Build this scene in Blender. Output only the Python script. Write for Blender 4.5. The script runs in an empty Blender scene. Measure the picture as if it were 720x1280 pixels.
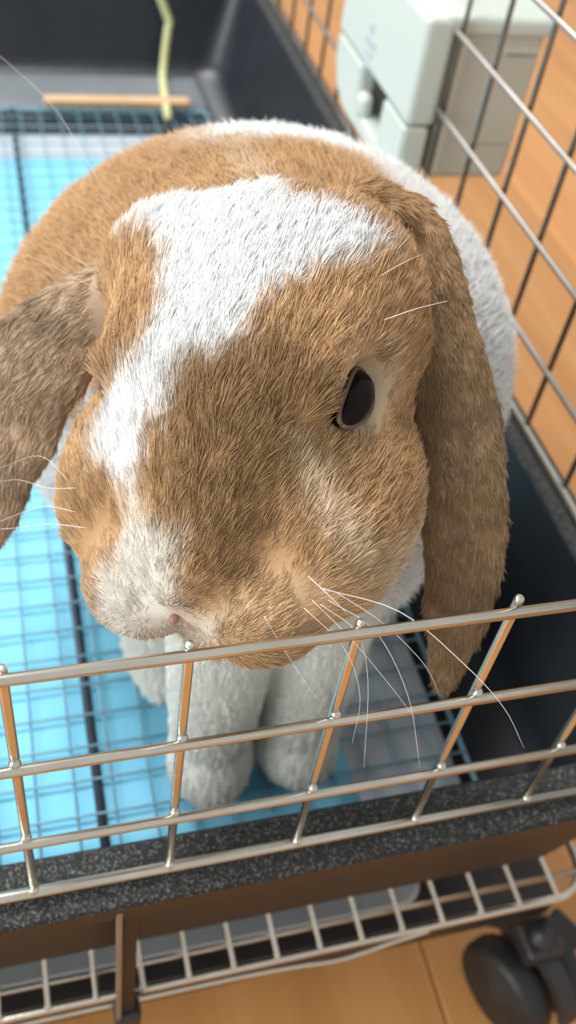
import bpy, bmesh, math, random
import numpy as np
from mathutils import Vector, Matrix

# ------------------------------------------------------------------ units
# everything is laid out in cage-grid units (one wire square = 4 cm); z = 0 is the
# bottom rail of the cage, the wooden floor lies 6 units below it.
U = 0.04
FLOOR = -6.0
def W(p):
    return Vector((p[0] * U, p[1] * U, (p[2] - FLOOR) * U))
random.seed(4)
RNG = np.random.default_rng(11)
scene = bpy.context.scene
COL = scene.collection

# ------------------------------------------------------------------ camera
CAM = np.array([0.2123, -3.0151, 7.2788])
CA = np.array([0.9621, -0.2413, 0.1273])      # right
CB = np.array([0.0923, 0.7270, 0.6805])       # up
CC = np.array([0.2567, 0.6429, -0.7217])      # forward
cam_d = bpy.data.cameras.new('camera')
cam = bpy.data.objects.new('camera', cam_d)
COL.objects.link(cam)
cam_d.sensor_fit = 'VERTICAL'
cam_d.sensor_height = 24.0
cam_d.lens = 24.0 * 1218.1 / 1280.0
cam_d.clip_start = 0.01
m = Matrix.Identity(4)
for i in range(3):
    m[i][0], m[i][1], m[i][2] = CA[i], CB[i], -CC[i]
m.translation = W(CAM)
cam.matrix_world = m
cam_d.dof.use_dof = True
cam_d.dof.focus_distance = 5.55 * U
cam_d.dof.aperture_fstop = cam_d.lens / 2.5      # a phone lens, about 2 mm wide open
scene.camera = cam

# ------------------------------------------------------------------ world and lights
world = bpy.data.worlds.new('room_light')
scene.world = world
world.use_nodes = True
bg = world.node_tree.nodes['Background']
bg.inputs[0].default_value = (0.97, 0.98, 0.96, 1)
bg.inputs[1].default_value = 0.65

def area(name, loc, aim, size, power, color):
    d = bpy.data.lights.new(name, 'AREA')
    d.shape = 'DISK'
    d.size = size
    d.energy = power
    d.color = color
    o = bpy.data.objects.new(name, d)
    COL.objects.link(o)
    o.location = W(loc)
    o.rotation_euler = (W(aim) - W(loc)).to_track_quat('-Z', 'Y').to_euler()
    return o
# the ceiling lamp of the room, above and a little behind the cage
area('ceiling_lamp', (-8, 24, 45), (2, 4, 0), 0.8, 44, (0.98, 0.99, 1.0))
# daylight from a window to the left of the cage
area('window_daylight', (-42, -8, 22), (2, 2, 1), 1.3, 36, (0.95, 0.98, 1.0))

scene.view_settings.view_transform = 'Standard'
scene.view_settings.look = 'None'
scene.view_settings.gamma = 1.0
scene.view_settings.exposure = 0.0
scene.view_settings.use_curve_mapping = False

# ------------------------------------------------------------------ materials
def new_mat(name):
    mt = bpy.data.materials.new(name)
    mt.use_nodes = True
    nt = mt.node_tree
    return mt, nt, nt.nodes['Principled BSDF']
def N(nt, kind, **kw):
    n = nt.nodes.new(kind)
    for k, v in kw.items():
        if k.startswith('_'):
            setattr(n, k[1:], v)
        else:
            n.inputs[k.replace('__', ' ')].default_value = v
    return n
def ramp(nt, fac, stops):
    r = nt.nodes.new('ShaderNodeValToRGB')
    el = r.color_ramp.elements
    while len(el) < len(stops):
        el.new(0.5)
    for e, (p, c) in zip(el, stops):
        e.position = p
        e.color = (*c, 1)
    nt.links.new(fac, r.inputs[0])
    return r
def noisy(name, c1, c2, scale, rough, metallic=0.0, bump=0.0, detail=4, bscale=None, spec=0.5, lo=0.3, hi=0.7):
    mt, nt, b = new_mat(name)
    tc = nt.nodes.new('ShaderNodeTexCoord')
    n = N(nt, 'ShaderNodeTexNoise', Scale=scale, Detail=detail)
    nt.links.new(tc.outputs['Object'], n.inputs['Vector'])
    r = ramp(nt, n.outputs['Fac'], [(lo, c1), (hi, c2)])
    nt.links.new(r.outputs[0], b.inputs['Base Color'])
    b.inputs['Roughness'].default_value = rough
    b.inputs['Metallic'].default_value = metallic
    b.inputs['Specular IOR Level'].default_value = spec
    if bump:
        n2 = N(nt, 'ShaderNodeTexNoise', Scale=bscale or scale * 3, Detail=3)
        nt.links.new(tc.outputs['Object'], n2.inputs['Vector'])
        bp = N(nt, 'ShaderNodeBump', Strength=bump, Distance=0.001)
        nt.links.new(n2.outputs['Fac'], bp.inputs['Height'])
        nt.links.new(bp.outputs[0], b.inputs['Normal'])
    return mt

M = {}
M['chrome'] = noisy('plated_wire', (0.62, 0.58, 0.50), (0.74, 0.70, 0.62), 60, 0.24, 1.0)
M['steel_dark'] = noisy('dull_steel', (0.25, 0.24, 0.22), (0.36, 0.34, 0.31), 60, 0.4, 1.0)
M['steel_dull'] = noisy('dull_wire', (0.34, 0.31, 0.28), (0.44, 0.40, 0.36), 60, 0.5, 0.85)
M['tray'] = noisy('black_plastic', (0.010, 0.014, 0.018), (0.016, 0.021, 0.027), 30, 0.38, bump=0.08, bscale=900)
M['tray_face'] = noisy('brown_black_plastic', (0.012, 0.009, 0.007), (0.018, 0.013, 0.010), 30, 0.5)
M['floor_sheen'] = noisy('sheen_grey_plastic', (0.16, 0.18, 0.19), (0.20, 0.22, 0.23), 20, 0.35)
M['pan'] = noisy('pale_grey_pan', (0.34, 0.37, 0.38), (0.42, 0.45, 0.46), 12, 0.45)
M['pad'] = noisy('blue_pad', (0.19, 0.56, 0.76), (0.26, 0.65, 0.83), 9, 0.75, bump=0.4, bscale=140)
M['pad_edge'] = noisy('pad_border', (0.46, 0.50, 0.54), (0.55, 0.58, 0.62), 9, 0.8, bump=0.3, bscale=140)
M['mesh_wire'] = noisy('coated_mesh_wire', (0.23, 0.44, 0.54), (0.31, 0.52, 0.61), 40, 0.4, 0.1)
M['mesh_bar'] = noisy('dark_mesh_bar', (0.02, 0.03, 0.045), (0.05, 0.06, 0.08), 60, 0.4, 0.2)
M['white_plastic'] = noisy('white_plastic', (0.60, 0.64, 0.57), (0.67, 0.70, 0.63), 5, 0.35)
M['cream_plastic'] = noisy('cream_plastic', (0.52, 0.50, 0.41), (0.58, 0.56, 0.46), 5, 0.5)
M['slot'] = noisy('dark_slot', (0.025, 0.020, 0.010), (0.05, 0.04, 0.02), 9, 0.6)
M['mark'] = noisy('grey_print', (0.42, 0.49, 0.48), (0.50, 0.56, 0.54), 50, 0.5)
M['stalk'] = noisy('dry_stalk', (0.52, 0.52, 0.22), (0.66, 0.66, 0.36), 40, 0.6)
M['slat'] = noisy('pale_wood', (0.55, 0.34, 0.18), (0.66, 0.44, 0.25), 40, 0.6)
M['rubber'] = noisy('black_rubber', (0.010, 0.010, 0.010), (0.020, 0.019, 0.018), 40, 0.5)
M['caster_grey'] = noisy('dark_caster_plastic', (0.022, 0.020, 0.019), (0.034, 0.030, 0.028), 40, 0.45)
M['whisker'] = noisy('whisker_hair', (0.75, 0.70, 0.62), (0.86, 0.82, 0.75), 20, 0.4)
M['eye'] = noisy('dark_eye', (0.006, 0.003, 0.004), (0.014, 0.007, 0.008), 60, 0.08, spec=0.12)
M['skin'] = noisy('pink_skin', (0.34, 0.17, 0.15), (0.42, 0.22, 0.19), 80, 0.5)
M['lid'] = noisy('eye_rim', (0.11, 0.070, 0.045), (0.16, 0.10, 0.065), 80, 0.6)

def speckle():
    mt, nt, b = new_mat('speckled_plastic')
    tc = nt.nodes.new('ShaderNodeTexCoord')
    n = N(nt, 'ShaderNodeTexNoise', Scale=1000, Detail=2, Roughness=0.8)
    nt.links.new(tc.outputs['Object'], n.inputs['Vector'])
    r = ramp(nt, n.outputs['Fac'], [(0.40, (0.006, 0.007, 0.008)), (0.55, (0.020, 0.021, 0.020)), (0.68, (0.20, 0.20, 0.18))])
    nt.links.new(r.outputs[0], b.inputs['Base Color'])
    b.inputs['Roughness'].default_value = 0.5
    bp = N(nt, 'ShaderNodeBump', Strength=0.9, Distance=0.0012)
    nt.links.new(n.outputs['Fac'], bp.inputs['Height'])
    nt.links.new(bp.outputs[0], b.inputs['Normal'])
    return mt
M['speckle'] = speckle()

def wood():
    mt, nt, b = new_mat('orange_wood')
    tc = nt.nodes.new('ShaderNodeTexCoord')
    oi = nt.nodes.new('ShaderNodeObjectInfo')
    ad = N(nt, 'ShaderNodeVectorMath', _operation='ADD')
    cx = nt.nodes.new('ShaderNodeCombineXYZ')
    ml = N(nt, 'ShaderNodeMath', _operation='MULTIPLY')
    ml.inputs[1].default_value = 37.0
    nt.links.new(oi.outputs['Random'], ml.inputs[0])
    nt.links.new(ml.outputs[0], cx.inputs[0])
    nt.links.new(ml.outputs[0], cx.inputs[1])
    nt.links.new(tc.outputs['Object'], ad.inputs[0])
    nt.links.new(cx.outputs[0], ad.inputs[1])
    mp = N(nt, 'ShaderNodeMapping')
    mp.inputs['Scale'].default_value = (22, 1.6, 10)
    nt.links.new(ad.outputs[0], mp.inputs['Vector'])
    n = N(nt, 'ShaderNodeTexNoise', Scale=1.6, Detail=6, Distortion=0.6)
    nt.links.new(mp.outputs[0], n.inputs['Vector'])
    r = ramp(nt, n.outputs['Fac'], [(0.25, (0.50, 0.215, 0.062)), (0.55, (0.60, 0.275, 0.088)), (0.8, (0.66, 0.325, 0.118))])
    hs = N(nt, 'ShaderNodeHueSaturation')
    mr = N(nt, 'ShaderNodeMapRange')
    mr.inputs[3].default_value = 0.88
    mr.inputs[4].default_value = 1.10
    nt.links.new(oi.outputs['Random'], mr.inputs[0])
    nt.links.new(mr.outputs[0], hs.inputs['Value'])
    nt.links.new(r.outputs[0], hs.inputs['Color'])
    nt.links.new(hs.outputs[0], b.inputs['Base Color'])
    b.inputs['Roughness'].default_value = 0.42
    return mt
M['wood'] = wood()

def coat_mat(name, rough):
    mt, nt, b = new_mat(name)
    at = nt.nodes.new('ShaderNodeAttribute')
    at.attribute_name = 'coat'
    nt.links.new(at.outputs['Color'], b.inputs['Base Color'])
    b.inputs['Roughness'].default_value = rough
    b.inputs['Specular IOR Level'].default_value = 0.15
    return mt
M['coat'] = coat_mat('coat_skin', 0.9)
M['fur'] = coat_mat('coat_fur', 0.75)

# ------------------------------------------------------------------ mesh helpers
def obj(name, data, parent=None, loc=None):
    o = bpy.data.objects.new(name, data)
    COL.objects.link(o)
    if parent is not None:
        o.parent = parent
        # parents are unrotated empties or meshes at their base: keep world placement
        o.matrix_parent_inverse = Matrix.Translation(-world_loc(parent))
    if loc is not None:
        o.location = loc
    return o
_wl = {}
def world_loc(o):
    return Vector(_wl.get(o.name, (0, 0, 0)))
def empty(name, p):
    o = bpy.data.objects.new(name, None)
    COL.objects.link(o)
    o.location = W(p)
    o.empty_display_size = 0.02
    _wl[o.name] = tuple(o.location)
    return o
def tag(o, label=None, cat=None, group=None, kind=None):
    if label: o['label'] = label
    if cat: o['category'] = cat
    if group: o['group'] = group
    if kind: o['kind'] = kind
    return o
def mesh_of(name, bm, mat, smooth=True):
    me = bpy.data.meshes.new(name)
    bmesh.ops.recalc_face_normals(bm, faces=bm.faces)
    bm.to_mesh(me)
    bm.free()
    for p in me.polygons:
        p.use_smooth = smooth
    me.materials.append(mat)
    return me
def tube_bm(bm, pts, r, seg=10, cap=True):
    """round wire through world-unit points"""
    P = [W(p) for p in pts]
    rr = [x * U for x in (r if isinstance(r, (list, tuple)) else [r] * len(P))]
    rings = []
    nrm = None
    for i, p in enumerate(P):
        t = (P[min(i + 1, len(P) - 1)] - P[max(i - 1, 0)]).normalized()
        if nrm is None:
            nrm = t.orthogonal().normalized()
        nrm = (nrm - t * nrm.dot(t)).normalized()
        bi = t.cross(nrm)
        rings.append([bm.verts.new(p + (nrm * math.cos(2 * math.pi * k / seg) + bi * math.sin(2 * math.pi * k / seg)) * rr[i]) for k in range(seg)])
    for a, b in zip(rings, rings[1:]):
        for k in range(seg):
            bm.faces.new((a[k], a[(k + 1) % seg], b[(k + 1) % seg], b[k]))
    if cap:
        bm.faces.new(rings[0][::-1])
        bm.faces.new(rings[-1])
def tube(name, pts, r, mat, parent=None, seg=10):
    bm = bmesh.new()
    tube_bm(bm, pts, r, seg)
    return obj(name, mesh_of(name, bm, mat), parent)
def rounded_box_bm(bm, c, size, R=None, bev=0.1, seg=3):
    """box of given full size about c (units), R = 3x3 rotation, bevelled edges"""
    tmp = bmesh.new()
    bmesh.ops.create_cube(tmp, size=1.0)
    for v in tmp.verts:
        v.co = Vector((v.co.x * size[0], v.co.y * size[1], v.co.z * size[2])) * U
    if bev:
        bmesh.ops.bevel(tmp, geom=list(tmp.edges) + list(tmp.verts), offset=bev * U, segments=seg, affect='EDGES', profile=0.5)
    mt = Matrix.Translation(W(c)) @ (R.to_4x4() if R is not None else Matrix.Identity(4))
    bmesh.ops.transform(tmp, matrix=mt, verts=tmp.verts)
    me = bpy.data.meshes.new('tmp')
    tmp.to_mesh(me)
    tmp.free()
    bm.from_mesh(me)
    bpy.data.meshes.remove(me)
def rbox(name, c, size, mat, parent=None, R=None, bev=0.05, seg=3):
    bm = bmesh.new()
    rounded_box_bm(bm, c, size, R, bev, seg)
    return obj(name, mesh_of(name, bm, mat, False), parent)
def spline(pts, n):
    """Catmull-Rom through points"""
    P = [np.array(p, float) for p in pts]
    P = [2 * P[0] - P[1]] + P + [2 * P[-1] - P[-2]]
    out = []
    for i in range(1, len(P) - 2):
        for k in range(n):
            t = k / n
            a, b, c, d = P[i - 1:i + 3]
            out.append(0.5 * (2 * b + (c - a) * t + (2 * a - 5 * b + 4 * c - d) * t * t + (3 * b - a - 3 * c + d) * t ** 3))
    out.append(P[-2])
    return out

# ------------------------------------------------------------------ floor
fl_bm = bmesh.new()
rounded_box_bm(fl_bm, (12, 20, FLOOR - 0.55), (70, 90, 0.5), bev=0)
floor = obj('floor', mesh_of('floor', fl_bm, M['slot'], False))
tag(floor, 'warm orange wooden floor under the cage', kind='structure')
plank_me = {}
def plank(x, y, w, l):
    key = (round(w, 2), round(l, 2))
    if key not in plank_me:
        bm = bmesh.new()
        bmesh.ops.create_cube(bm, size=1.0)
        for v in bm.verts:
            v.co = Vector((v.co.x * (w - 0.025), v.co.y * (l - 0.025), v.co.z * 0.3)) * U
        bmesh.ops.bevel(bm, geom=list(bm.edges), offset=0.02 * U, segments=1, affect='EDGES')
        plank_me[key] = mesh_of('plank', bm, M['wood'], False)
    o = obj('plank', plank_me[key], floor)
    o.location = W((x, y, FLOOR - 0.15))
PW, PL = 5.0, 22.5
for i in range(-4, 10):
    for j in range(-1, 3):
        plank(i * PW + 2.3, 10 + j * PL + (11 if i % 2 else 0), PW, PL)

# ------------------------------------------------------------------ cage
XR, XL = 5.95, -8.0          # wire panels
YB = 18.6                    # inner back of the tray
cage = empty('rabbit_cage', (0, 9, -2.4))
tag(cage, 'wire rabbit cage with black plastic tray around the lop rabbit', 'cage')

def loft_rect(bm, loops, close_bottom=True):
    """loops: list of (x0,x1,y0,y1,z,r) rounded rectangles joined in order"""
    rings = []
    for (x0, x1, y0, y1, z, r) in loops:
        ring = []
        for (cx, cy, a0) in ((x1 - r, y0 + r, -90), (x1 - r, y1 - r, 0), (x0 + r, y1 - r, 90), (x0 + r, y0 + r, 180)):
            for k in range(7):
                a = math.radians(a0 + 15 * k)
                ring.append(bm.verts.new(W((cx + r * math.cos(a), cy + r * math.sin(a), z))))
        rings.append(ring)
    for a, b in zip(rings, rings[1:]):
        n = len(a)
        for k in range(n):
            bm.faces.new((a[k], a[(k + 1) % n], b[(k + 1) % n], b[k]))
    if close_bottom:
        bm.faces.new(rings[-1])
    return rings
# inside shell: from the rim's inner edge down the sloping wall to the tray floor
bm = bmesh.new()
loft_rect(bm, [(XL - .05 + .3, 5.76, 0.30, YB + .35, -0.13, 0.35),
               (XL + .3, 5.72, 0.33, YB + .32, -0.25, 0.38),
               (XL + .75, 5.40, 0.62, YB + .05, -1.75, 0.6),
               (XL + .9, 5.22, 0.80, YB - .1, -2.02, 0.6)])
obj('tray_inside', mesh_of('tray_inside', bm, M['tray'], True), cage)
# outer shell
bm = bmesh.new()
loft_rect(bm, [(XL - .25, 6.17, -0.20, YB + .8, -0.155, 0.4),
               (XL - .20, 6.12, -0.15, YB + .75, -0.45, 0.4),
               (XL + .0, 5.92, 0.05, YB + .55, -0.47, 0.4),
               (XL + .4, 5.55, 0.32, YB + .2, -2.35, 0.5)])
obj('tray_outside', mesh_of('tray_outside', bm, M['tray_face'], False), cage)
# rim: one speckled ring with rounded lips
bm = bmesh.new()
loft_rect(bm, [(XL - .25, 6.17, -0.20, YB + .8, -0.16, 0.4),
               (XL - .25, 6.17, -0.20, YB + .8, -0.13, 0.4),
               (XL - .20, 6.12, -0.15, YB + .75, -0.09, 0.4),
               (XL + .20, 5.80, 0.26, YB + .4, -0.09, 0.36),
               (XL + .25, 5.75, 0.31, YB + .35, -0.15, 0.35)], False)
obj('tray_rim', mesh_of('tray_rim', bm, M['speckle'], True), cage)
# grey slab added at the back, its colour standing for tray-floor sheen
rbox('back_sheen_slab', (-1.2, 17.2, -1.92), (11.6, 1.5, 0.24), M['floor_sheen'], cage, bev=0.11)

# ---- front panel: rows in front, uprights behind them
ROW = [0.0, 0.868, 1.868, 2.834]
fp = tube('front_panel', [(XL, -0.005, 0.0), (XR, -0.005, 0.0)], 0.046, M['chrome'], cage, 12)
for k, z in enumerate(ROW[1:]):
    tube('horizontal_wire', [(XL, -0.035, z), (XR, -0.035, z)], 0.036, M['chrome'], fp, 12)
for i in range(-8, 6):
    x = float(i)
    hz = 0.04 if i in (3, -2) else 0.0
    tube('vertical_wire', [(x, 0.025, 0.0), (x, 0.03, 1.0), (x, 0.03, 2.84 + hz), (x, 0.03, 2.855 + hz), (x, 0.03, 2.86 + hz)], [.033, .033, .033, .028, .018], M['chrome'], fp, 10)
bead_bm = bmesh.new()
bmesh.ops.create_icosphere(bead_bm, subdivisions=2, radius=0.040 * U)
bead_me = mesh_of('weld_bead', bead_bm, M['chrome'])
for i in range(0, 6):
    for z in ROW[:-1]:
        obj('weld_bead', bead_me, fp, W((float(i), 0.0, z + 0.03)))

# ---- right panel
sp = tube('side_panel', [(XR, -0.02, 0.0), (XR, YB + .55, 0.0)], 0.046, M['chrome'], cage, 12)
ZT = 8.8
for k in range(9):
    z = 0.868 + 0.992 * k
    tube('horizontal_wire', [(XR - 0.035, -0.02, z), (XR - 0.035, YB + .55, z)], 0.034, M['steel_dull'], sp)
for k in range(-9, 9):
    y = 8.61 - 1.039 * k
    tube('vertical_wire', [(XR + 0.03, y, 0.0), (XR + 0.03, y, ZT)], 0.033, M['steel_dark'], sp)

# ------------------------------------------------------------------ blue pad and wire floor
pad = empty('absorbent_pad', (-1, 7.7, -2.0))
tag(pad, 'light blue absorbent pad with pale border under the wire floor grid', 'pad')
def quilt(name, x0, x1, y0, y1, z, mat, amp, nx=40, ny=60, hole=None):
    bm = bmesh.new()
    vs = {}
    for i in range(nx + 1):
        for j in range(ny + 1):
            x = x0 + (x1 - x0) * i / nx
            y = y0 + (y1 - y0) * j / ny
            h = amp * (math.sin(x * 1.7 + y * .6) * math.cos(y * 1.1 - x * .3) + .5 * math.sin(x * 3.1 - y * 2.3))
            vs[i, j] = bm.verts.new(W((x, y, z + h)))
    for i in range(nx):
        for j in range(ny):
            bm.faces.new((vs[i, j], vs[i + 1, j], vs[i + 1, j + 1], vs[i, j + 1]))
    # skirt down to the tray floor
    edge = [vs[i, 0] for i in range(nx + 1)] + [vs[nx, j] for j in range(1, ny + 1)] + [vs[i, ny] for i in range(nx - 1, -1, -1)] + [vs[0, j] for j in range(ny - 1, 0, -1)]
    low = [bm.verts.new((v.co.x, v.co.y, (-2.0 - FLOOR) * U)) for v in edge]
    for k in range(len(edge)):
        q = (k + 1) % len(edge)
        bm.faces.new((edge[k], edge[q], low[q], low[k]))
    me = mesh_of(name, bm, mat)
    return obj(name, me, pad)
quilt('pad_border', -6.4, 4.35, 0.75, 15.35, -1.875, M['pad_edge'], 0.008)
quilt('pad_blue_area', -5.6, 3.2, 0.95, 14.4, -1.845, M['pad'], 0.008)

grid = empty('wire_floor_grid', (-1, 8.5, -1.8))
tag(grid, 'fine wire floor grid lying over the blue pad in the cage', 'grid')
GX0, GX1, GY0, GY1 = -6.6, 4.5, 0.95, 16.3
x = 0.03
while x > GX0: x -= 0.372
while x < GX1:
    tube('long_wire', [(x, GY0, -1.80), (x, GY1, -1.80)], 0.014, M['mesh_wire'], grid, 6)
    x += 0.372
y = 1.005
while y < GY1:
    tube('cross_wire', [(GX0, y, -1.765), (GX1, y, -1.765)], 0.014, M['mesh_wire'], grid, 6)
    y += 0.372
for x in (-3.2, 0.63):
    tube('support_bar', [(x, GY0, -1.815), (x, GY1, -1.815)], 0.05, M['mesh_bar'], grid, 10)
tube('frame_wire', [(GX0, GY0, -1.83), (GX1, GY0, -1.83), (GX1, GY1, -1.83), (GX0, GY1, -1.83), (GX0, GY0, -1.83)], 0.035, M['mesh_wire'], grid, 8)

# ------------------------------------------------------------------ rack under the tray
rack = empty('wire_rack', (0, 4, -3.0))
tag(rack, 'chromed wire shelf rack slung below the black tray', 'rack')
ZR = -3.0
def ucurve(x1, y0, z, r, back):
    pts = [(-7.6, y0, z)]
    for k in range(7):
        a = math.radians(-90 + 15 * k)
        pts.append((x1 - r + r * math.cos(a), y0 + r + r * math.sin(a), z))
    pts.append((x1, back, z))
    return pts
tube('front_rail', ucurve(5.85, 0.08, ZR, 0.42, 16.0), 0.046, M['chrome'], rack, 12)
for k in range(12):
    y = 0.31 + k * 1.3
    tube('long_wire', [(-7.6, y, ZR + .03), (5.85, y, ZR + .03)], 0.030, M['chrome'], rack, 8)
for k in range(28):
    x = 5.42 - 0.455 * k
    tube('cross_wire', [(x, 0.06, ZR + .055), (x, 16.0, ZR + .055)], 0.028, M['chrome'], rack, 8)
tube('hook_wire', spline([(-7.6, 0.04, ZR - .14), (0.5, 0.04, ZR - .14), (2.2, 0.03, ZR - .15), (2.9, 0.0, ZR - .17), (3.5, 0.03, ZR - .08), (3.9, 0.05, ZR - .02)], 6), 0.032, M['chrome'], rack, 8)
pan = empty('drip_pan', (0, 6, -4.0))
tag(pan, 'pale grey shallow drip pan beneath the wire rack', 'pan')
bm = bmesh.new()
loft_rect(bm, [(-7.4, 4.1, 0.44, 15.5, -3.36, 0.3), (-7.35, 4.05, 0.48, 15.45, -3.30, 0.28), (-7.1, 3.8, 0.72, 15.2, -3.33, 0.25), (-7.0, 3.7, 0.8, 15.1, -3.6, 0.25)])
obj('pan_body', mesh_of('pan_body', bm, M['pan'], False), pan)
bm = bmesh.new()
loft_rect(bm, [(-7.4, 4.1, 0.44, 15.5, -3.36, 0.3), (-7.2, 3.9, 0.64, 15.3, -3.75, 0.25)])
obj('pan_outside', mesh_of('pan_outside', bm, M['tray'], False), pan)

# ---- stand: posts, lower rails, casters
stand = empty('cage_stand', (0, 4, FLOOR))
tag(stand, 'dark rolling stand with casters that carries the cage', 'stand')
rbox('base_rail', (-0.9, 0.62, -4.1), (13.6, 0.58, 0.5), M['caster_grey'], stand, bev=0.05)
rbox('base_rail', (5.75, 8.5, -4.1), (0.35, 15.2, 0.5), M['caster_grey'], stand, bev=0.05)
bm = bmesh.new()
rounded_box_bm(bm, (0.60, -0.15, -2.35), (0.05, 0.06, 4.2), bev=0.015)
obj('post_bar', mesh_of('post_bar', bm, M['steel_dull'], False), stand)
rbox('post_backing', (0.69, -0.09, -2.3), (0.12, 0.10, 4.0), M['tray_face'], stand, bev=0.015)
rbox('post_clip', (0.69, -0.10, -3.05), (0.26, 0.22, 0.32), M['caster_grey'], stand, bev=0.06)
def caster(cx, cy):
    c = rbox('caster', (cx, cy + .15, -4.55), (0.5, 0.5, 0.35), M['caster_grey'], stand, bev=0.08)
    R = Matrix.Rotation(math.radians(18), 3, 'Z')
    def disc(name, off, r, w, mat, z=-5.33, edge=0.12):
        bm = bmesh.new()
        prof = [(0.0, -w / 2 - .02), (r * .25, -w / 2 - .03), (r * .3, -w / 2), (r - edge, -w / 2), (r - edge * .3, -w / 2 + edge * .3), (r, -w / 2 + edge), (r, w / 2 - edge), (r - edge * .3, w / 2 - edge * .3), (r - edge, w / 2), (r * .3, w / 2), (r * .25, w / 2 + .03), (0.0, w / 2 + .02)]
        rings = []
        for rad, xx in prof:
            rings.append([bm.verts.new(W(np.array((cx, cy, z)) + np.array(R @ Vector((xx + off, max(rad, .002) * math.cos(2 * math.pi * k / 28), max(rad, .002) * math.sin(2 * math.pi * k / 28)))))) for k in range(28)])
        for a, b in zip(rings, rings[1:]):
            for k in range(28):
                bm.faces.new((a[k], a[(k + 1) % 28], b[(k + 1) % 28], b[k]))
        return obj(name, mesh_of(name, bm, mat), c)
    disc('wheel', -0.30, 0.66, 0.42, M['rubber'])
    disc('wheel', 0.34, 0.66, 0.34, M['rubber'])
    disc('hub_ring', 0.525, 0.40, 0.05, M['caster_grey'], edge=0.02)
    # hood over the wheels
    bm = bmesh.new()
    n = 12
    rows = []
    for k in range(n + 1):
        a = math.radians(20 + 140 * k / n)
        rows.append([bm.verts.new(W(np.array((cx, cy, -5.33)) + np.array(R @ Vector((xx, rr * math.cos(a), rr * math.sin(a)))))) for xx, rr in ((-.12, .70), (-.10, .80), (.14, .80), (.16, .70))])
    for a, b in zip(rows, rows[1:]):
        for q in range(4):
            bm.faces.new((a[q], a[(q + 1) % 4], b[(q + 1) % 4], b[q]))
    bm.faces.new(rows[0]); bm.faces.new(rows[-1][::-1])
    obj('hood', mesh_of('hood', bm, M['caster_grey'], False), c)
    rbox('brake_pedal', (cx + .62, cy + .32, -4.98), (0.32, 0.5, 0.12), M['caster_grey'], c, R=Matrix.Rotation(math.radians(30), 3, 'Z'), bev=0.05)
    tube('stem', [(cx, cy + .1, -4.9), (cx, cy + .15, -4.2)], 0.16, M['caster_grey'], c)
    return c
caster(5.74, -0.04)

# ------------------------------------------------------------------ white feeder clipped to the side wires
dev = empty('feeder_box', (6.2, 10.2, 0.8))
tag(dev, 'white plastic feeder box with a dark slot clipped to the side wires', 'feeder')
DY0, DY1, DZ0, DZ1, DS = 8.68, 11.85, 0.72, 2.98, 1.58
DYM, DW = (DY0 + DY1) / 2, DY1 - DY0
# inner front: base with the slot cut between two cheeks, lifted cover above
def side_profile(name, x0, x1, poly, mat, bev):
    """prism along x of an outline given in (y, z)"""
    bm = bmesh.new()
    A = [bm.verts.new(W((x0, y, z))) for y, z in poly]
    B = [bm.verts.new(W((x1, y, z))) for y, z in poly]
    bm.faces.new(A); bm.faces.new(B[::-1])
    n = len(poly)
    for k in range(n):
        bm.faces.new((A[k], A[(k + 1) % n], B[(k + 1) % n], B[k]))
    bmesh.ops.recalc_face_normals(bm, faces=bm.faces)
    ed = [e for e in bm.edges if len(e.link_faces) == 2 and e.calc_face_angle(0) > 0.6]
    bmesh.ops.bevel(bm, geom=ed, offset=bev * U, segments=3, affect='EDGES')
    return obj(name, mesh_of(name, bm, mat, False), dev)
SY0, SY1 = 9.60, 10.62                      # slot
base_poly = [(DY0, DS), (DY0, DZ0 + .12), (DY0 + .12, DZ0), (DY1 - .75, DZ0 - .05), (DY1 - .25, DZ0 + .12), (DY1, DZ0 + .5), (DY1, DS), (SY1, DS), (SY1, DZ0 + .24), (SY0, DZ0 + .20), (SY0, DS)]
side_profile('front_base', 5.52, 5.88, base_poly, M['white_plastic'], 0.035)
rbox('front_cover', (5.72, DYM, (DS + DZ1) / 2 + .02), (0.42, DW + .04, DZ1 - DS), M['white_plastic'], dev, bev=0.09, seg=4)
rbox('slot', (5.78, (SY0 + SY1) / 2, (DS + DZ0) / 2 + .2), (0.10, SY1 - SY0 - .02, DS - DZ0 - .2), M['slot'], dev, bev=0.01)
rbox('latch', (5.60, SY1 - .16, DZ0 + .36), (0.24, 0.30, 0.34), M['white_plastic'], dev, bev=0.11, seg=4)
rbox('housing', (6.62, DYM, 1.84), (1.24, DW - .10, 2.06), M['cream_plastic'], dev, bev=0.12, seg=4)
rbox('lid', (6.50, DYM, 2.90), (1.60, DW + .02, 0.26), M['white_plastic'], dev, bev=0.10, seg=4)
rbox('side_panel', (6.86, DY0 + .05, 1.95), (0.62, 0.06, 1.20), M['cream_plastic'], dev, bev=0.028)
rbox('side_grip', (6.92, DY0 + .03, 2.62), (0.50, 0.08, 0.10), M['cream_plastic'], dev, bev=0.03)
rbox('hanger', (5.97, DYM, 2.90), (0.16, DW * .8, 0.12), M['white_plastic'], dev, bev=0.03)
bm = bmesh.new()
for (yy, h, w, t) in ((10.48, 2.16, .16, .14), (10.44, 1.98, .42, .13), (10.44, 1.82, .30, .10), (10.40, 1.69, .36, .08)):
    rounded_box_bm(bm, (5.506, yy, h), (0.012, w, t), None, bev=0.003)
mk = obj('printed_mark', mesh_of('printed_mark', bm, M['mark'], False), dev)
tag(mk, kind='stuff')

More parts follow.
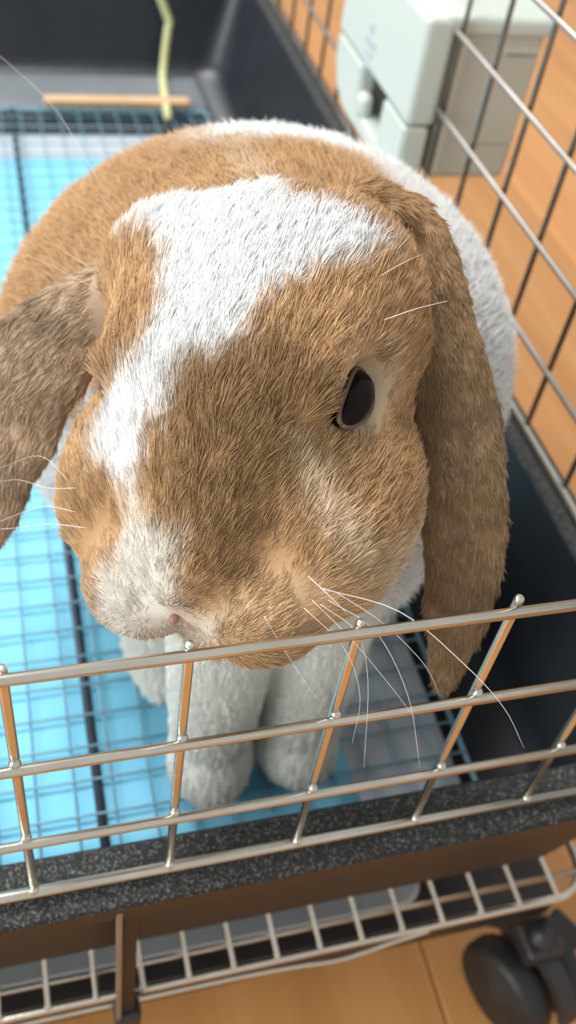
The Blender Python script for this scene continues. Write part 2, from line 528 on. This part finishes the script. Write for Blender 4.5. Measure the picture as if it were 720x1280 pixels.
# ------------------------------------------------------------------ small things at the back of the tray
stp = [(3.62, 18.30, 0.45), (3.80, 18.24, -0.30), (3.99, 18.16, -0.74), (4.01, 18.14, -0.80), (3.98, 18.12, -0.88), (3.92, 18.02, -1.30), (3.86, 17.86, -1.64), (3.84, 17.78, -1.72), (3.80, 17.5, -1.735), (3.62, 15.72, -1.69)]
st = tube('dry_stalk', stp, 0.085, M['stalk'], None, 8)
tag(st, 'bent yellow dry stalk standing against the dark back wall', 'stalk')
sl = rbox('wood_slat', (2.72, 16.42, -1.69), (2.9, 0.28, 0.14), M['slat'], None, bev=0.03)
tag(sl, 'thin pale wooden slat lying along the back edge of the wire grid', 'slat')

# rabbit
# ------------------------------------------------------------------ rabbit measurements (cage units)
HEAD_F = (-0.498, -0.818, -0.286)
HEAD_U = (-0.359, -0.105, 0.927)
HEAD_C = (1.632, 1.634, 3.265)
EYE_P = (0.14, 0.89, 0.29)
EARL_PATH = [((2.511, 2.472, 4.047), 0.24, 0.22, (0.297, -0.878, 0.016)),
    ((2.731, 2.432, 4.020), 0.28, 0.20, (0.393, -0.902, 0.029)),
    ((2.881, 2.154, 3.826), 0.30, 0.17, (0.646, -0.749, -0.022)),
    ((2.949, 1.736, 3.478), 0.32, 0.15, (0.844, -0.503, 0.129)),
    ((3.045, 1.351, 3.099), 0.34, 0.14, (0.936, -0.306, 0.199)),
    ((3.070, 0.931, 2.595), 0.34, 0.13, (0.936, -0.306, 0.199)),
    ((3.056, 0.662, 2.144), 0.29, 0.12, (0.936, -0.306, 0.199)),
    ((3.016, 0.470, 1.750), 0.19, 0.10, (0.936, -0.306, 0.199))]
EARR_PATH = [((1.111, 2.586, 3.442), 0.24, 0.20, (0.609, -0.678, -0.387)),
    ((0.881, 2.693, 3.248), 0.30, 0.18, (0.714, -0.629, -0.306)),
    ((0.656, 2.667, 3.076), 0.36, 0.17, (0.740, -0.565, -0.379)),
    ((0.391, 2.545, 2.873), 0.42, 0.15, (0.740, -0.565, -0.379)),
    ((0.107, 2.320, 2.502), 0.45, 0.14, (0.797, -0.504, -0.304)),
    ((-0.126, 2.077, 2.134), 0.41, 0.13, (0.850, -0.480, -0.264)),
    ((-0.273, 1.842, 1.733), 0.28, 0.11, (0.855, -0.444, -0.230))]
BODY = [('e', ((2.58, 4.45, 1.20), (2.50, 2.30, 2.15)), 0),
        ('e', ((2.85, 4.20, -0.1), (1.75, 2.0, 1.65)), 0.6),
        ('e', ((2.45, 2.40, 1.35), (1.25, 1.0, 1.7)), 0.7),
        ('c', ((1.75, 2.2, 3.2), (2.4, 3.6, 2.2), 0.75, 1.5), 0.5)]
LEGS = [('c', ((1.75, 1.85, 1.0), (1.72, 1.65, -1.1), 0.58, 0.43), 0),
        ('e', ((1.70, 1.55, -1.40), (0.42, 0.48, 0.33)), 0.25),
        ('c', ((2.60, 1.85, 1.0), (2.60, 1.65, -1.1), 0.58, 0.43), 0.1),
        ('e', ((2.60, 1.58, -1.40), (0.42, 0.48, 0.33)), 0.25),
        ('e', ((1.40, 3.15, -1.42), (0.36, 0.85, 0.30)), 0.1),
        ('e', ((3.45, 3.15, -1.42), (0.36, 0.85, 0.30)), 0.1)]
NOSE_P = (1.500, -0.01, -0.33)
FUR_N = (14000, 12000, 10000, 5000, 5000)      # strands per square unit: head, ears, body, legs
# coat patches outlined in a chart fixed to the head (two head-frame axes)
CHART_R = (-0.3183, 0.9262, -0.2023)
CHART_U = (-0.8357, -0.1734, 0.5212)
BLAZE = [(-1.150, 0.960), (-1.100, 1.350), (-0.850, 1.730), (-0.495, 1.693), (-0.083, 1.613), (0.142, 1.240), (0.219, 1.003), (0.456, 0.982), (0.688, 0.813), (0.792, 0.711), (0.635, 0.611), (0.426, 0.551), (0.222, 0.428), (0.066, 0.281), (-0.034, 0.104), (-0.166, 0.024), (-0.404, -0.020), (-0.427, -0.243), (-0.515, -0.350), (-0.604, -0.596), (-0.626, -0.780), (-0.688, -0.687), (-0.908, -0.545), (-0.973, -0.393), (-0.833, -0.162), (-0.642, 0.004), (-0.550, 0.184), (-0.518, 0.434), (-0.501, 0.651), (-0.575, 0.830), (-0.740, 0.900)]
NOSEP = [(-0.660, -0.780), (-0.594, -0.780), (-0.553, -0.907), (-0.363, -1.005), (-0.381, -1.213), (-0.400, -1.359), (-0.300, -1.417), (-0.153, -1.433), (-0.182, -1.535), (-0.448, -1.596), (-0.622, -1.545), (-0.771, -1.521), (-0.856, -1.445), (-0.877, -1.317), (-0.896, -1.244), (-0.863, -1.179), (-0.786, -1.118), (-0.674, -1.013)]
JOWL = [(0.687, -1.270), (0.754, -1.128), (0.903, -1.015), (1.045, -0.916), (1.175, -1.053), (1.370, -1.331), (1.087, -1.515), (0.856, -1.729), (0.689, -1.754)]
MUZZ = [(-0.323, -1.402), (-0.152, -1.315), (0.037, -1.230), (0.313, -1.155), (0.565, -1.216), (0.645, -1.372), (0.691, -1.792), (0.220, -1.581), (-0.210, -1.566)]
SOOT = [(-0.379, -0.067), (-0.042, 0.013), (0.267, 0.154), (0.533, -0.158), (0.448, -0.552), (0.176, -0.780), (-0.008, -1.146), (-0.302, -1.212), (-0.340, -1.005), (-0.528, -0.871), (-0.552, -0.552)]
PALE = [(0.222, -0.466), (0.321, -0.486), (0.448, -0.689), (0.631, -1.007), (0.659, -1.195), (0.516, -1.052), (0.335, -0.780)]
EYERING = [(0.530, -0.326), (0.555, -0.069), (0.696, 0.102), (0.826, 0.106), (0.895, -0.066), (0.807, -0.263), (0.658, -0.411)]
WHISKERS = [
    ([(1.100, 4.244, 3.011), (1.030, 4.290, 3.199), (0.875, 4.447, 3.457), (0.659, 4.659, 3.742), (0.329, 4.867, 3.983)], 0.0075),
    ([(0.813, 2.594, 3.530), (0.596, 2.669, 3.658), (0.485, 2.675, 3.763)], 0.0060),
    ([(0.799, 2.583, 3.412), (0.539, 2.667, 3.533), (0.357, 2.690, 3.627)], 0.0050),
    ([(2.309, 1.309, 4.017), (2.434, 1.197, 4.169), (2.548, 1.072, 4.306)], 0.0060),
    ([(2.325, 1.532, 4.167), (2.408, 1.436, 4.319), (2.447, 1.324, 4.442)], 0.0050),
    ([(1.724, 0.285, 3.009), (1.811, 0.129, 3.004), (1.879, -0.014, 3.006)], 0.0060),
    ([(1.790, 0.230, 2.955), (2.234, 0.039, 2.890), (2.578, -0.252, 2.702), (2.796, -0.478, 2.526), (2.905, -0.662, 2.349)], 0.0070),
    ([(1.795, 0.192, 2.852), (1.992, 0.041, 2.741), (2.044, -0.163, 2.532), (1.984, -0.519, 2.147)], 0.0060),
    ([(1.841, 0.194, 2.879), (2.108, 0.018, 2.748), (2.272, -0.276, 2.475), (2.319, -0.581, 2.150)], 0.0060),
    ([(1.748, 0.210, 2.876), (1.960, 0.003, 2.721), (2.170, -0.240, 2.533), (2.300, -0.396, 2.395)], 0.0050),
    ([(1.703, 0.195, 2.828), (1.915, -0.013, 2.673), (1.989, -0.223, 2.466), (1.928, -0.401, 2.239)], 0.0050),
    ([(1.883, 0.204, 2.933), (2.156, 0.038, 2.790), (2.384, -0.155, 2.606), (2.484, -0.284, 2.434)], 0.0060),
    ([(1.469, 0.201, 2.790), (1.593, 0.026, 2.609), (1.760, -0.198, 2.400)], 0.0040),
    ([(0.514, 1.318, 2.828), (0.347, 1.385, 2.781), (0.182, 1.488, 2.768), (0.059, 1.536, 2.721)], 0.0050),
    ([(0.501, 1.214, 2.721), (0.336, 1.305, 2.698), (0.188, 1.340, 2.629), (-0.066, 1.351, 2.503)], 0.0050),
    ([(0.562, 1.110, 2.678), (0.326, 1.211, 2.638), (0.130, 1.264, 2.570), (-0.066, 1.329, 2.512)], 0.0060),
    ([(0.473, 1.403, 2.819), (0.318, 1.592, 2.864), (0.066, 1.635, 2.743)], 0.0040),
]
# ------------------------------------------------------------------ rabbit: one continuous surface grown from soft blended volumes
def unit(v):
    v = np.asarray(v, float)
    return v / np.linalg.norm(v)
# head frame (nose direction, rabbit's left, dorsal up), in cage axes
HF = unit(np.array(HEAD_F))
HU = np.array(HEAD_U) - np.dot(HEAD_U, HF) * HF
HU = unit(HU)
HL = np.cross(HU, HF)
HC = np.array(HEAD_C)
def hp(f, l, u):
    return HC + f * HF + l * HL + u * HU
def to_head(p):
    d = p - HC
    return d @ HF, d @ HL, d @ HU
def s_ell(p, c, r, R=None):
    d = p - np.asarray(c, np.float32)
    if R is not None:
        d = d @ np.asarray(R, np.float32).T
    r = np.asarray(r, np.float32)
    k0 = np.sqrt(((d / r) ** 2).sum(-1)) + 1e-6
    k1 = np.sqrt(((d / (r * r)) ** 2).sum(-1)) + 1e-6
    return k0 * (k0 - 1) / k1
def s_cone(p, a, b, r1, r2):
    """round cone between two spheres"""
    a = np.asarray(a, np.float32); b = np.asarray(b, np.float32)
    ba = b - a
    l2 = float(ba @ ba); rr = r1 - r2
    a2 = l2 - rr * rr; il2 = 1.0 / l2
    pa = p - a
    y = pa @ ba
    z = y - l2
    q = pa * l2 - y[..., None] * ba
    x2 = (q * q).sum(-1)
    y2 = y * y * l2
    z2 = z * z * l2
    k = np.sign(rr) * rr * rr * x2
    d = (np.sqrt(x2 * a2 * il2) + y * rr) * il2 - r1
    d = np.where(np.sign(y) * a2 * y2 < k, np.sqrt(x2 + y2) * il2 - r1, d)
    d = np.where(np.sign(z) * a2 * z2 > k, np.sqrt(x2 + z2) * il2 - r2, d)
    return d
def smin(a, b, k):
    h = np.clip(0.5 + 0.5 * (b - a) / k, 0, 1)
    return b + (a - b) * h - k * h * (1 - h)
def smax(a, b, k):
    return -smin(-a, -b, k)
HR = np.stack([HF, HL, HU])          # rows: world -> head axes
def s_head(p):
    d = s_ell(p, hp(-0.42, 0, 0.0), (1.10, 1.07, 0.90), HR)
    d = smin(d, s_cone(p, hp(0.20, 0, 0.0), hp(1.00, 0, -0.20), 0.80, 0.50), 0.25)
    for s in (-1, 1):
        d = smin(d, s_ell(p, hp(-0.66, (0.44 if s > 0 else -0.74), 0.30), (0.48, 0.44, 0.42), HR), 0.25)     # crown by the ear
        d = smin(d, s_ell(p, hp(0.48, s * 0.72, -0.44), (0.80, 0.52, 0.62), HR), 0.25)     # cheeks
        d = smin(d, s_ell(p, hp(0.00, s * 0.66, 0.46), (0.44, 0.20, 0.18), HR), 0.20)      # brow
        d = smin(d, s_ell(p, hp(1.17, s * 0.40, -0.53), (0.46, 0.46, 0.42), HR), 0.14)     # whisker pads
        d = smax(d, -s_ell(p, hp(*EYE(s)), (0.23, 0.15, 0.125), HR), 0.07)                  # eye hollow
    d = smin(d, s_ell(p, hp(1.32, 0, -0.28), (0.24, 0.22, 0.24), HR), 0.16)                # nose tip
    d = smin(d, s_ell(p, hp(1.06, 0.05, -0.90), (0.44, 0.46, 0.28), HR), 0.15)                # chin
    # cleft below the nose and nostril slits
    d = smax(d, -s_cone(p, hp(1.64, 0, -0.32), hp(1.52, 0, -0.80), 0.05, 0.04), 0.06)
    for s in (-1, 1):
        d = smax(d, -s_cone(p, hp(1.60, s * 0.03, -0.29), hp(1.42, s * 0.36, -0.12), 0.045, 0.035), 0.09)
    return d
def EYE(s):
    return (EYE_P[0], s * EYE_P[1], EYE_P[2])
def ear_frames(path):
    """path rows: centre, half width, half thickness, wide direction"""
    out = []
    P = [np.array(q[0], float) for q in path]
    for i, (c, w, t, wd) in enumerate(path):
        tan = unit(P[min(i + 1, len(P) - 1)] - P[max(i - 1, 0)])
        wd = unit(np.array(wd, float) - np.dot(wd, tan) * tan)
        nn = np.cross(tan, wd)
        L = 0.5 * np.linalg.norm(P[min(i + 1, len(P) - 1)] - P[max(i - 1, 0)]) * 1.15
        if i in (0, len(P) - 1): L *= 1.4
        out.append((P[i], (max(L, w * .8), w, t), np.stack([tan, wd, nn])))
    return out
def s_ear(p, frames):
    d = None
    for c, r, R in frames:
        e = s_ell(p, c, r, R)
        d = e if d is None else smin(d, e, 0.12)
    return d
def s_body(p):
    d = None
    for kind, args, k in BODY:
        e = s_ell(p, *args) if kind == 'e' else s_cone(p, *args)
        d = e if d is None else smin(d, e, k)
    return d
def s_legs(p):
    d = None
    for kind, args, k in LEGS:
        e = s_ell(p, *args) if kind == 'e' else s_cone(p, *args)
        d = e if d is None else smin(d, e, k)
    return d
def s_all(p):
    h = s_head(p)
    e = np.minimum(s_ear(p, EARL), s_ear(p, EARR))
    d = smin(h, e, 0.10)
    b = smin(s_body(p), s_legs(p), 0.25)
    return smin(d, b, 0.22)
EARL = ear_frames(EARL_PATH)
EARR = ear_frames(EARR_PATH)
SKIN = 0.055                                   # the skin lies this far under the fur's outline

def surface_nets(lo, hi, h, fn):
    xs, ys, zs = (np.arange(lo[i], hi[i] + h, h) for i in range(3))
    V = np.empty((len(xs), len(ys), len(zs)), np.float32)
    gy, gz = np.meshgrid(ys, zs, indexing='ij')
    for i in range(0, len(xs), 8):
        blk = xs[i:i + 8]
        P = np.empty((len(blk), len(ys), len(zs), 3), np.float32)
        P[..., 0] = blk[:, None, None]; P[..., 1] = gy; P[..., 2] = gz
        V[i:i + 8] = fn(P)
    S = V < 0
    nx, ny, nz = (d - 1 for d in V.shape)
    off = [(a, b, c) for a in (0, 1) for b in (0, 1) for c in (0, 1)]
    cnt = np.zeros((nx, ny, nz), np.int32)
    for a, b, c in off:
        cnt += S[a:a + nx, b:b + ny, c:c + nz]
    act = (cnt > 0) & (cnt < 8)
    idx = -np.ones((nx, ny, nz), np.int64)
    I = np.argwhere(act)
    idx[act] = np.arange(len(I))
    acc = np.zeros((len(I), 3)); n = np.zeros(len(I))
    for a in off:
        for ax in range(3):
            if a[ax]: continue
            b = list(a); b[ax] = 1
            va = V[I[:, 0] + a[0], I[:, 1] + a[1], I[:, 2] + a[2]]
            vb = V[I[:, 0] + b[0], I[:, 1] + b[1], I[:, 2] + b[2]]
            cr = (va < 0) != (vb < 0)
            t = np.where(cr, va / np.where(cr, va - vb, 1), 0)
            q = np.tile(np.array(a, float), (len(I), 1))
            q[:, ax] += t
            acc[cr] += q[cr]; n[cr] += 1
    verts = (I + acc / n[:, None]) * h + np.array([xs[0], ys[0], zs[0]])
    quads = []
    for ax in range(3):
        sl0 = [slice(None)] * 3; sl1 = [slice(None)] * 3
        sl0[ax] = slice(0, -1); sl1[ax] = slice(1, None)
        ch = S[tuple(sl0)] != S[tuple(sl1)]
        E_ = np.argwhere(ch)
        o1, o2 = [d for d in range(3) if d != ax]
        E_ = E_[(E_[:, o1] > 0) & (E_[:, o2] > 0) & (E_[:, o1] < V.shape[o1] - 1) & (E_[:, o2] < V.shape[o2] - 1)]
        def cell(d1, d2):
            q = E_.copy(); q[:, o1] -= d1; q[:, o2] -= d2
            return idx[q[:, 0], q[:, 1], q[:, 2]]
        Q = np.stack([cell(1, 1), cell(0, 1), cell(0, 0), cell(1, 0)], 1)
        flip = S[E_[:, 0], E_[:, 1], E_[:, 2]]
        if ax == 1: flip = ~flip
        Q[~flip] = Q[~flip][:, ::-1]
        quads.append(Q)
    return verts, np.concatenate(quads)

def s_skin(p):
    return s_all(p) + SKIN
VERT, QUAD = surface_nets((-1.3, -0.6, -1.78), (5.4, 7.2, 4.75), 0.05, s_skin)
EPS = 0.01
def grad(p, fn=None):
    fn = fn or s_skin
    g = np.stack([fn(p + np.eye(3)[i] * EPS) - fn(p - np.eye(3)[i] * EPS) for i in range(3)], -1)
    return g / (2 * EPS)
g = grad(VERT)
VERT = VERT - np.clip(s_skin(VERT), -0.03, 0.03)[:, None] * g / ((g * g).sum(-1, keepdims=True) + 1e-6)
VERT[:, 2] = np.maximum(VERT[:, 2], -1.735)
VN = g / (np.linalg.norm(g, axis=-1, keepdims=True) + 1e-9)

# ---- coat
def poly_sd(r, u, poly):
    """signed distance to a polygon, negative inside"""
    P = np.array(poly)
    d2 = np.full(r.shape, 1e9); inside = np.zeros(r.shape, bool)
    for i in range(len(P)):
        a, b = P[i], P[(i + 1) % len(P)]
        e = b - a
        wx, wy = r - a[0], u - a[1]
        t = np.clip((wx * e[0] + wy * e[1]) / (e @ e), 0, 1)
        d2 = np.minimum(d2, (wx - e[0] * t) ** 2 + (wy - e[1] * t) ** 2)
        c = ((a[1] <= u) & (b[1] > u)) | ((b[1] <= u) & (a[1] > u))
        den = np.where(b[1] == a[1], 1e-9, b[1] - a[1])
        inside ^= c & (r < a[0] + (u - a[1]) * e[0] / den)
    d = np.sqrt(d2)
    return np.where(inside, -d, d)
def wob(p, s, seed):
    """cheap smooth noise, about -1..1"""
    k = np.random.default_rng(seed)
    o = np.zeros(p.shape[:-1])
    for _ in range(5):
        d = unit(k.normal(size=3)) * s * k.uniform(.6, 1.6)
        o += np.sin(p @ d + k.uniform(0, 6.28))
    return o / 2.6
def sstep(x, w):
    return 1 / (1 + np.exp(np.clip(x / w, -40, 40)))
TAN = np.array((0.49, 0.298, 0.148)); TAN_D = np.array((0.240, 0.148, 0.070)); TAN_P = np.array((0.66, 0.47, 0.28))
WHITE = np.array((0.77, 0.775, 0.76)); CREAM = np.array((0.70, 0.58, 0.43)); EAR_G = np.array((0.43, 0.315, 0.215))
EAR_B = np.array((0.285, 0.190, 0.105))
def mix(a, b, t):
    return a * (1 - t[..., None]) + b * t[..., None]
def parts_of(p):
    return np.stack([s_head(p), s_ear(p, EARL), s_ear(p, EARR), s_body(p), s_legs(p)], -1)
def coat(p, jit=None):
    ds = parts_of(p)
    lab = np.argmin(ds, -1)
    f, l, u_ = to_head(p)
    r = CHART_R[0] * f + CHART_R[1] * l + CHART_R[2] * u_
    v = CHART_U[0] * f + CHART_U[1] * l + CHART_U[2] * u_
    if jit is not None:
        r = r + jit[0] * 0.022; v = v + jit[1] * 0.03
    n1 = wob(p, 9, 1); n2 = wob(p, 26, 2)
    sd = 0.016 * n1 + 0.012 * n2
    # head
    c = np.tile(TAN, (len(p), 1)) * (1 + 0.06 * wob(p, 4, 3))[:, None]
    c = mix(c, TAN_D, 0.80 * sstep(poly_sd(r, v, SOOT) + 2.5 * sd, 0.07))
    c = mix(c, CREAM, 0.75 * sstep(poly_sd(r, v, PALE) + sd, 0.03))
    c = mix(c, CREAM, 0.75 * sstep(poly_sd(r, v, EYERING) + sd, 0.03))
    c = mix(c, TAN_P, 0.5 * sstep(u_ + 0.45, 0.12))                     # paler towards the jaw
    c = mix(c, TAN_P, 0.65 * sstep(poly_sd(r, v, MUZZ) + sd, 0.05))
    under = sstep(u_ + 0.72, 0.07)
    c = mix(c, CREAM, 0.8 * under)
    c = mix(c, CREAM * 1.1, 0.95 * sstep(poly_sd(r, v, JOWL) + sd, 0.035))
    c = mix(c, WHITE * np.array((.93, .88, .80)), sstep(poly_sd(r, v, NOSEP) + sd, 0.022))
    front = sstep(-(f * 0.25 + u_ * 0.9 + 0.25), 0.08)                  # blaze only on the upper face
    c = mix(c, WHITE, sstep(poly_sd(r, v, BLAZE) + sd * 1.4, 0.022))
    head = c
    # ears
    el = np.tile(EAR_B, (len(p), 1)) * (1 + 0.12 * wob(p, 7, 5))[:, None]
    er = np.tile(EAR_G, (len(p), 1)) * (1 + 0.15 * wob(p, 8, 6))[:, None]
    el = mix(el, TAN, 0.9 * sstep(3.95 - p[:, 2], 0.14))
    er = mix(er, TAN, 0.7 * sstep(3.55 - p[:, 2], 0.12))
    # body: tan saddle, white flank, white neck spot, white chest and belly
    b = np.tile(TAN * 1.05, (len(p), 1)) * (1 + 0.08 * wob(p, 3, 7))[:, None]
    x, y, z = p[:, 0], p[:, 1], p[:, 2]
    flank = sstep(-(x - 3.25 - 0.10 * wob(p, 5, 8)), 0.05) * sstep(-(3.6 - z) , 0.3)
    b = mix(b, WHITE, flank)
    spot = sstep(np.sqrt(((x - 2.75) / 0.75) ** 2 + ((y - 4.9) / 0.75) ** 2) - 1 + 0.2 * n1, 0.10)
    b = mix(b, WHITE, spot)
    streak = sstep(np.abs(x - 2.13) - 0.06 + 0.03 * n1, 0.03) * sstep(y - 4.2, 0.1)
    b = mix(b, CREAM, 0.7 * streak)
    chest = sstep(z - 2.15 - 0.2 * n1 + 0.8 * np.clip(y - 2.6, 0, 3), 0.10)
    b = mix(b, WHITE, chest)
    g_ = np.tile(WHITE * np.array((1.13, 1.12, 1.06)), (len(p), 1))
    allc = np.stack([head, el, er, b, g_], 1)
    w = np.exp(-(ds - ds.min(-1, keepdims=True)) / 0.035)
    w /= w.sum(-1, keepdims=True)
    return (allc * w[..., None]).sum(1), lab, (f, l, u_)
VC, VLAB, _ = coat(VERT)

rabbit = empty('rabbit', (2.5, 3.5, -1.75))
tag(rabbit, 'tan and white lop-eared rabbit leaning its head over the front wires', 'rabbit')
me = bpy.data.meshes.new('body')
me.from_pydata([tuple(W(v)) for v in VERT], [], QUAD.tolist())
me.polygons.foreach_set('use_smooth', np.ones(len(QUAD), bool))
at_ = me.color_attributes.new('coat', 'FLOAT_COLOR', 'POINT')
at_.data.foreach_set('color', np.concatenate([VC, np.ones((len(VC), 1))], 1).astype(np.float32).ravel())
me.materials.append(M['coat'])
me.update()
body = obj('body', me, rabbit)

# ---- fur: short tapered strands combed over the skin
T = np.concatenate([QUAD[:, [0, 1, 2]], QUAD[:, [0, 2, 3]]])
ta, tb, tc_ = VERT[T[:, 0]], VERT[T[:, 1]], VERT[T[:, 2]]
area_t = 0.5 * np.linalg.norm(np.cross(tb - ta, tc_ - ta), axis=1)
dens = np.array([FUR_N[0], FUR_N[1], FUR_N[2], FUR_N[3], FUR_N[4]])[VLAB[T[:, 0]]]
cen = (ta + tb + tc_) / 3
dens = np.where((VLAB[T[:, 0]] == 3) & (cen[:, 2] < 0.5), dens * 0.5, dens)
want = area_t * dens
num = np.floor(want + RNG.random(len(want))).astype(int)
ti = np.repeat(np.arange(len(T)), num)
r1, r2 = np.sqrt(RNG.random(len(ti))), RNG.random(len(ti))
w0, w1, w2 = 1 - r1, r1 * (1 - r2), r1 * r2
ROOT = ta[ti] * w0[:, None] + tb[ti] * w1[:, None] + tc_[ti] * w2[:, None]
NOR = VN[T[ti, 0]] * w0[:, None] + VN[T[ti, 1]] * w1[:, None] + VN[T[ti, 2]] * w2[:, None]
NOR /= np.linalg.norm(NOR, axis=1, keepdims=True) + 1e-9
NH = len(ROOT)
FC, FL, (hf, hl, hu) = coat(ROOT, RNG.normal(size=(2, NH)))
# comb direction by part
def ear_flow(p, frames):
    C_ = np.array([fr[0] for fr in frames]); D_ = np.array([fr[2][0] for fr in frames])
    k = np.argmin(((p[:, None, :] - C_[None]) ** 2).sum(-1), 1)
    return D_[k]
nose = hp(1.45, 0, -0.25)
away = ROOT - nose
away /= np.linalg.norm(away, axis=1, keepdims=True) + 1e-9
flow_h = 0.75 * (-HF) + 0.55 * away
flow = np.where((FL == 0)[:, None], flow_h, 0)
flow = np.where((FL == 1)[:, None], ear_flow(ROOT, EARL), flow)
flow = np.where((FL == 2)[:, None], ear_flow(ROOT, EARR), flow)
bc = np.array([2.5, 4.4, 1.2])
flow = np.where((FL == 3)[:, None], np.array([0.0, 0.75, -0.35]) + 0.35 * (ROOT - bc) / 2.3, flow)
flow = np.where((FL == 4)[:, None], np.array([0.0, -0.25, -1.0]), flow)
clump = np.stack([wob(ROOT, 22, 31 + i) for i in range(3)], -1)
clump2 = np.stack([wob(ROOT, 60, 41 + i) for i in range(3)], -1)
flow = flow + 0.13 * clump + 0.12 * clump2 + 0.12 * RNG.normal(size=(NH, 3))
flow -= (flow * NOR).sum(1, keepdims=True) * NOR
flow /= np.linalg.norm(flow, axis=1, keepdims=True) + 1e-9
dn = np.sqrt((hf - 1.45) ** 2 + hl ** 2 + (hu + 0.3) ** 2)
Lh = 0.065 + 0.13 * np.clip(dn / 1.5, 0, 1) + 0.10 * np.clip((-hf - 0.3) / 0.8, 0, 1)
eyes = [np.linalg.norm(ROOT - hp(*EYE(s)), axis=1) for s in (-1, 1)]
de = np.minimum(*eyes)
Lh = np.where(de < 0.45, Lh * np.clip(0.30 + (de - 0.2) * 2.8, 0.3, 1), Lh)
LEN = np.select([FL == 0, FL == 1, FL == 2, FL == 3, FL == 4], [Lh, 0.13, 0.13, 0.34, 0.16])
LEN = LEN * RNG.uniform(0.65, 1.2, NH)
lift = np.select([FL == 0, FL == 1, FL == 2, FL == 3, FL == 4], [0.24, 0.22, 0.22, 0.46, 0.24]) * RNG.uniform(0.7, 1.4, NH)
K = 5
PTS = np.empty((NH, K, 3), np.float32)
RAD = np.empty((NH, K), np.float32)
rw = np.select([FL == 3], [0.0062], 0.0046) * RNG.uniform(0.7, 1.25, NH)
for k in range(K):
    s = k / (K - 1)
    q = ROOT - 0.01 * NOR + (LEN * s)[:, None] * (flow * np.cos(lift)[:, None] + NOR * (np.sin(lift) * (1 - 0.45 * s))[:, None])
    q = q + 0.10 * (LEN * s * s)[:, None] * clump2
    q[:, 2] = np.maximum(q[:, 2], -1.742)
    PTS[:, k] = q
    RAD[:, k] = rw * (1.0 - 0.85 * s ** 1.5)
# hairs never stand in front of the eyes
keep = np.ones(NH, bool)
for s in (-1, 1):
    for k in range(K):
        fq, lq, uq = to_head(PTS[:, k].astype(float))
        e = EYE(s)
        keep &= ~((((fq - e[0]) / 0.215) ** 2 + ((uq - e[2] + 0.01) / 0.105) ** 2 < 1) & (lq * s > 0.3) & (FL == 0))
PTS, RAD, FCk = PTS[keep], RAD[keep], FC[keep]
shade = (RNG.uniform(0.80, 1.18, len(PTS)) * (1 + 0.10 * wob(ROOT[keep], 40, 77)))[:, None]
wh = (FCk.min(1, keepdims=True) > 0.5)
FCk = np.clip(FCk * np.where(wh, 0.7 + 0.3 * shade, shade), 0, 0.9)
NH = len(PTS)
cv = bpy.data.hair_curves.new('fur')
cv.add_curves([K] * NH)
PTS[..., 2] -= FLOOR
cv.position_data.foreach_set('vector', (PTS * U).ravel().astype(np.float32))
ra = cv.attributes.get('radius') or cv.attributes.new('radius', 'FLOAT', 'POINT')
ra.data.foreach_set('value', (RAD * U).ravel())
ca_ = cv.attributes.new('coat', 'FLOAT_COLOR', 'CURVE')
ca_.data.foreach_set('color', np.concatenate([FCk, np.ones((NH, 1))], 1).astype(np.float32).ravel())
cv.materials.append(M['fur'])
fur = obj('fur', cv, rabbit)
tag(fur, kind='stuff')

# ---- eyes, nose, whiskers
def ellipsoid(name, c, r, R, mat, parent, seg=24):
    bm = bmesh.new()
    bmesh.ops.create_uvsphere(bm, u_segments=seg, v_segments=seg // 2, radius=1.0)
    for v in bm.verts:
        q = np.array(c) + (np.array(v.co) * np.array(r)) @ np.array(R)
        v.co = W(q)
    return obj(name, mesh_of(name, bm, mat), parent)
for s in (1, -1):
    e = EYE(s)
    ey = ellipsoid('eye', hp(e[0], e[1] - s * (0.115 if s > 0 else 0.15), e[2] - 0.02), (0.205, 0.155, 0.098), HR, M['eye'], rabbit, 32)
    pts = []
    for k in range(33):
        a = 2 * math.pi * k / 32
        pts.append(hp(e[0] + 0.20 * math.cos(a), e[1] - s * (0.045 + 0.045 * math.cos(a) ** 2) - s * 0.06 * math.sin(a), e[2] - 0.01 + 0.088 * math.sin(a)))
    tube('eyelid', pts, 0.016, M['lid'], ey, 8)
ellipsoid('nose', hp(*NOSE_P), (0.035, 0.032, 0.03), HR, M['skin'], rabbit, 16)
for (pts, r) in WHISKERS:
    sp_ = spline(pts, 5)
    n = len(sp_)
    tube('whisker', sp_, [0.48 * r * (1 - 0.75 * i / (n - 1)) for i in range(n)], M['whisker'], rabbit, 5)
